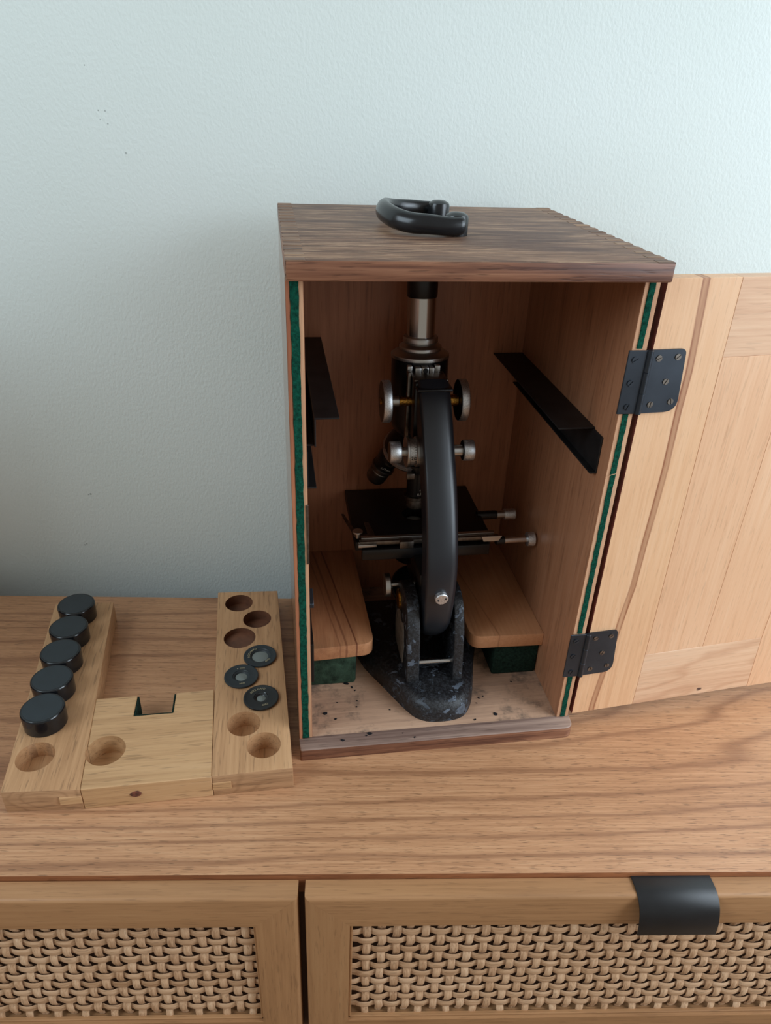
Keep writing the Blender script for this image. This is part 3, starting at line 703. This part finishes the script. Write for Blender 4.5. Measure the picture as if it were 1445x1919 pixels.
mm('drive_knob', lathe([(.005, .2284), (.0068, .2286), (.0070, .2292), (.0070, .2354), (.0064, .2360)], (0, .1260, ZS-.0035), (1, 0, 0), 72, knurl=(2, 3, .0002)), M['knurl'], ms)
mm('sleeve', cyl(.0046, .190, .2110, (0, .1730, ZS-.0020), (1, 0, 0), 24, .0005), M['lacquer'], ms)
mm('drive_shaft', cyl(.0042, .211, .2190, (0, .1730, ZS-.0020), (1, 0, 0), 24), M['nickel'], ms)
mm('drive_knob', lathe([(.005, .2188), (.0055, .2190), (.0057, .2196), (.0057, .2300), (.0050, .2306)], (0, .1730, ZS-.0020), (1, 0, 0), 60, knurl=(2, 3, .0002)), M['knurl'], ms)
# condenser, mirror and their knob
cdn = me_('condenser')
mm('condenser_mount', lathe([(.0190, .0930), (.0200, .0950), (.0200, .1180), (.0160, .1200), (.0160, ZS-.0112)], (.1262, .178, 0), (0, 0, 1), 40), M['lacquer'], cdn)
mm('condenser_lens', lathe([(.0095, ZS-.0115), (.0085, ZS-.0075), (.004, ZS-.0060), (0, ZS-.0057)], (.1262, .178, 0), (0, 0, 1), 32), M['glass'], cdn)
mm('rack_block', box(.1180, .1345, .1050, .1620, .0880, .1200, .003), M['lacquer'], cdn)
mm('knob', lathe([(.006, .0890), (.0112, .0886), (.0116, .0894), (.0116, .0932), (.0108, .0938)], (0, .1200, .0985), (1, 0, 0), 72, knurl=(2, 3, .0002)), M['nickel'], cdn)
mm('shaft', cyl(.0024, .0936, .1185, (0, .1200, .0985), (1, 0, 0), 20), M['nickel'], cdn)
mir = me_('mirror')
mm('mirror_frame', lathe([(.0, -.0035), (.0235, -.0030), (.0240, 0), (.0225, .0016), (.0, .0005)], (.1262, .160, .0670), (0, -.5, .86), 40), M['lacquer'], mir)
mm('mirror_stem', cyl(.004, .031, .090, (.1262, .172, 0), (0, 0, 1), 20), M['lacquer'], mir)
mm('mirror_pivot', cyl(.0022, .100, .1045, (0, .160, .0670), (1, 0, 0), 14, .0005), M['nickel'], mir)

# ------------------------------------------------------------------ tray
AL = math.radians(6.3); TZ = .0235; FR = V(-.0038, -.0282, 0)
tr = empty('objective_tray', FR, AL); tag(tr, 'beech tray with round holes and a felt lined notch lying left of the case', 'tray')
def tmat(o): facemat(o, lambda n, c: 1 if abs(n.y) > .8 and c.y < .05 else 0)
def blind(x, y, r, d=.019): return cyl(r, TZ-d, TZ+.01, (x, y, 0), (0, 0, 1), 48)
lp = [(-.2298, .0009), (-.1688, -.0032), (-.1854, .2472), (-.2460, .2495)]
o = mk('plank', prism(lp, 0, TZ, 'Z', .0007, 2), [M['tray'], M['tray_end']], tr); o['label'] = 'left plank carrying the black caps'
CAPS = [(-.2165, .2235), (-.2158, .1860), (-.2150, .1485), (-.2140, .1112), (-.2128, .0738)]
cut(o, [blind(-.2121, .0351, .0156, .016), blind(-.1560, .0358, .0163, .0205)]); tmat(o)
rp = [(-.0660, -.0015), (0, 0), (-.0093, .2517), (-.0748, .2546)]
o = mk('plank', prism(rp, 0, TZ, 'Z', .0007, 2), [M['tray'], M['tray_end']], tr); o['label'] = 'right plank carrying the three filters'
FIL = [(-.0278, .1412), (-.0453, .1137), (-.0265, .0831)]
HOL = [(-.0512, .2327, .0148, .012), (-.0313, .2026, .0147, .012), (-.0487, .1732, .0160, .006), (-.0415, .0540, .0147, .018), (-.0240, .0274, .0145, .020)]
cut(o, [blind(x, y, r, d) for x, y, r, d in HOL]+[blind(x, y, .0148, .006) for x, y in FIL])
o.data.materials.append(M['hole_dark'])
def hm(n, c):
    if any((c.x-x)**2+(c.y-y)**2 < (r+.0006)**2 for x, y, r, d in HOL[:3]) and c.z < TZ-.0006: return 2
    return 1 if abs(n.y) > .8 and c.y < .002 else 0
facemat(o, hm)
cp = [(-.1685, -.0031), (-.0663, -.0017), (-.0700, .1005), (-.1043, .0992), (-.1043, .0743), (-.1392, .0738), (-.1392, .0992), (-.1755, .0990)]
o = mk('cross_plank', prism(cp, 0, TZ-.0001, 'Z', .0006, 1), M['tray_x'], tr)
cut(o, [blind(-.1560, .0358, .0163, .0205)])
# tenons let into the ends of the long planks
for (x0, x1, s) in ((-.1860, -.1690, -.00005), (-.0660, -.0510, -.0012)):
    mk('tenon', box(x0, x1, -.0034+(x0 > -.1)*.0015 - .0001, .012, .0075, .0155, .0002, 1), M['tray_x'], tr)
mk('knot', prism(rpoly([(-.1325, .0118), (-.1290, .0150), (-.1250, .0158), (-.1222, .0125), (-.1245, .0095), (-.1290, .0088)], .001, 2), -.0032, -.0020, 'Y', .0002, 1), M['knot'], tr)
fb = bmesh.new()
bx(fb, -.1390, -.1374, .0760, .0990, .0015, TZ-.0010); bx(fb, -.1061, -.1045, .0760, .0990, .0015, TZ-.0010); bx(fb, -.1390, -.1045, .0740, .0758, .0015, TZ-.0006); bevel(fb, .0004, 1)
mk('notch_felt', fb, M['felt_dark'], tr)
def t2w(x, y, z=0): return V(FR.x+x*math.cos(AL)-y*math.sin(AL), FR.y+x*math.sin(AL)+y*math.cos(AL), z)
# caps
CL = ['plain black cap farthest back in the row of caps on the tray', 'second black cap from the back on the tray, faint emblem near its left rim', 'middle one of the five black caps on the tray',
      'fourth black cap from the back on the tray, just behind the frontmost cap', 'largest looking black cap at the front of the row, beside an empty hole']
ER = [0, 2.6, -1.2, -1.35, -.45]
def cap(i, x, y):
    c = empty('lens_cap', t2w(x, y, TZ), AL)
    tag(c, CL[i], 'cap', 'black caps on the tray')
    mk('shell', lathe([(0, 0), (.0176, 0), (.0180, .0004), (.0184, .0160), (.0182, .0170), (.0176, .0176), (.0168, .0177), (.0160, .0177)], (0, 0, 0), (0, 0, 1), 72), M['bakelite'], c)
    mk('top_disc', lathe([(.0162, .0178), (.0156, .0170), (.0, .0170)], (0, 0, 0), (0, 0, 1), 72), M['bakelite_top'], c)
    if i:
        rt = Matrix.Rotation(ER[i], 4, 'Z'); e = bmesh.new()
        for k in range(24):
            a0, a1 = 2*PI*k/24, 2*PI*(k+1)/24
            q = [rt @ V(r*math.cos(a)*2.1, .0072+r*math.sin(a), .01704) for a in (a0, a1) for r in (.0026, .0029)]
            e.faces.new([e.verts.new(q[j]) for j in (0, 1, 3, 2)])
        bmesh.ops.solidify(e, geom=e.faces[:], thickness=.00015)
        mk('emblem', e, M['bakelite'], c)
        e = bmesh.new()
        for k in range(4): bx(e, -.0040+k*.0022, -.0027+k*.0022, .0062, .0083, .0169, .01715)
        bmesh.ops.transform(e, matrix=rt, verts=e.verts); mk('raised_mark', e, M['bakelite'], c)
for i, (x, y) in enumerate(CAPS): cap(i, x, y)
# filters
FLB = ['black filter ring with a large glass centre, nearest the empty holes', 'black filter ring with a small bright glass, left one of the three', 'glossy black filter ring with the smallest glass, frontmost of the three']
FT = [('AOZ.HAYO', '4002', 1.05, .75, .0080), (None, 'x6H', 0, .1, .0056), ('AOZ HA/O', '4002', .35, .35, .0042)]
for i, (x, y) in enumerate(FIL):
    c = empty('filter', t2w(x, y, TZ-.006), AL); tag(c, FLB[i], 'filter', 'filters in the tray')
    g = FT[i][4]; h = .0086
    mk('ring', lathe([(g, .001), (.0145, 0), (.0146, .0064), (.0158, .0066), (.0162, .0074), (.0160, h-.0002), (.0152, h), (.0146, h-.0002), (g+.0026, h-.0002), (g+.0022, h-.0007), (g+.0008, h-.0009), (g, h-.0016), (g, .001)], (0, 0, 0), (0, 0, 1), 64), M['bakelite'] if i == 2 else M['bakelite_top'], c)
    mk('glass', lathe([(0, .001), (g+.0003, .001), (g+.0003, h-.0020), (g*.5, h-.0012), (0, h-.0009)], (0, 0, 0), (0, 0, 1), 40), M['glass'], c)
    up, dn, a, b, _ = FT[i]
    if up: text('engraving', up, .0032, Matrix.Rotation(a, 4, 'Z') @ Matrix.Translation(V(0, 0, h)), M['gold_paint'], c, .0001, arc=.0108)
    else:
        e = bmesh.new(); bx(e, -.0042, -.0032, .0095, .0105, h-.0003, h+.0001); bx(e, -.0018, .0030, .0104, .0107, h-.0003, h+.0001); bx(e, -.0018, .0032, .0091, .0093, h-.0003, h+.0001); mk('engraving', e, M['gold_paint'], c)
    text('engraving', dn, .0030, Matrix.Rotation(b, 4, 'Z') @ Matrix.Translation(V(0, -.0108, h)), M['gold_paint'], c, .0001)

# ------------------------------------------------------------------ paint flakes
def b2w(u, v, z): return V(cs*u-sn*v, sn*u+cs*v, z)
tb = mk('added_shade_box', box(-.68, -.58, -.105, .233, 0.0002, .42, .004), M['dark_inside']); tag(tb, 'tall plain dark box added out of view on the sideboard to shade the wall', 'box')  # added box outside the view, blocks the left light from the lower left wall
FLB2 = {0: 'black paint flake just in front of the left green felt pad', 1: 'second flake in the trail running forward from the left felt pad', 3: 'largest black flake on the open left part of the case floor',
        4: 'thin greyish flake right of the largest one on the left floor', 6: 'largest black flake on the front lip, left of the microscope nose', 8: 'rounded grey flake on the front lip nearest its left end',
        9: 'dark flake touching the right side of the microscope nose', 10: 'wide black flake at the right front of the case floor', 18: 'flake far right on the case floor near the right wall', 14: 'small flake on the front lip below the microscope nose'}
FLK = [(.0479, .0790, 3.0, 0), (.0528, .0735, 1.8, 0), (.0554, .0689, 1.2, 0), (.0251, .0419, 3.0, 0), (.0338, .0336, 1.9, 0), (.0926, .0102, .9, 1), (.0626, .0128, 2.6, 1), (.0595, .0108, 1.3, 1), (.0378, .0078, 2.2, 1),
       (.1620, .0190, 1.9, 0), (.1825, .0240, 3.1, 0), (.0850, .0400, 1.1, 0), (.0371, .0544, .9, 0), (.0560, .0550, .8, 0), (.1024, .0042, 1.2, 1), (.1723, .0462, 1.2, 0), (.1770, .0479, 1.0, 0), (.1685, .0395, .9, 0), (.2100, .0646, 1.3, 0), (.0547, .0470, 1.2, 0)]
for i, (u, v, s, lip) in enumerate(FLK):
    r = random.Random(i+40); n = 7; s *= .001
    pts = []
    for k in range(n):
        a = 2*PI*k/n; q = s*r.uniform(.55, 1.1); pts.append((q*math.cos(a), q*.7*math.sin(a)))
    o = mk('paint_flake', prism(pts, 0, .00035+.0002*r.random(), 'Z'), M['flake']); o.location = b2w(u, v, T_+.00005); o.rotation_euler = (0, 0, r.uniform(0, 3))
    lb = FLB2.get(i)
    tag(o, lb or ('tiny black speck of paint lying on the worn front lip of the case' if lip else 'tiny black speck of flaked paint lying on the case floor round the microscope base'), 'paint flake', 'flakes on the front lip' if lip else 'flakes on the case floor')
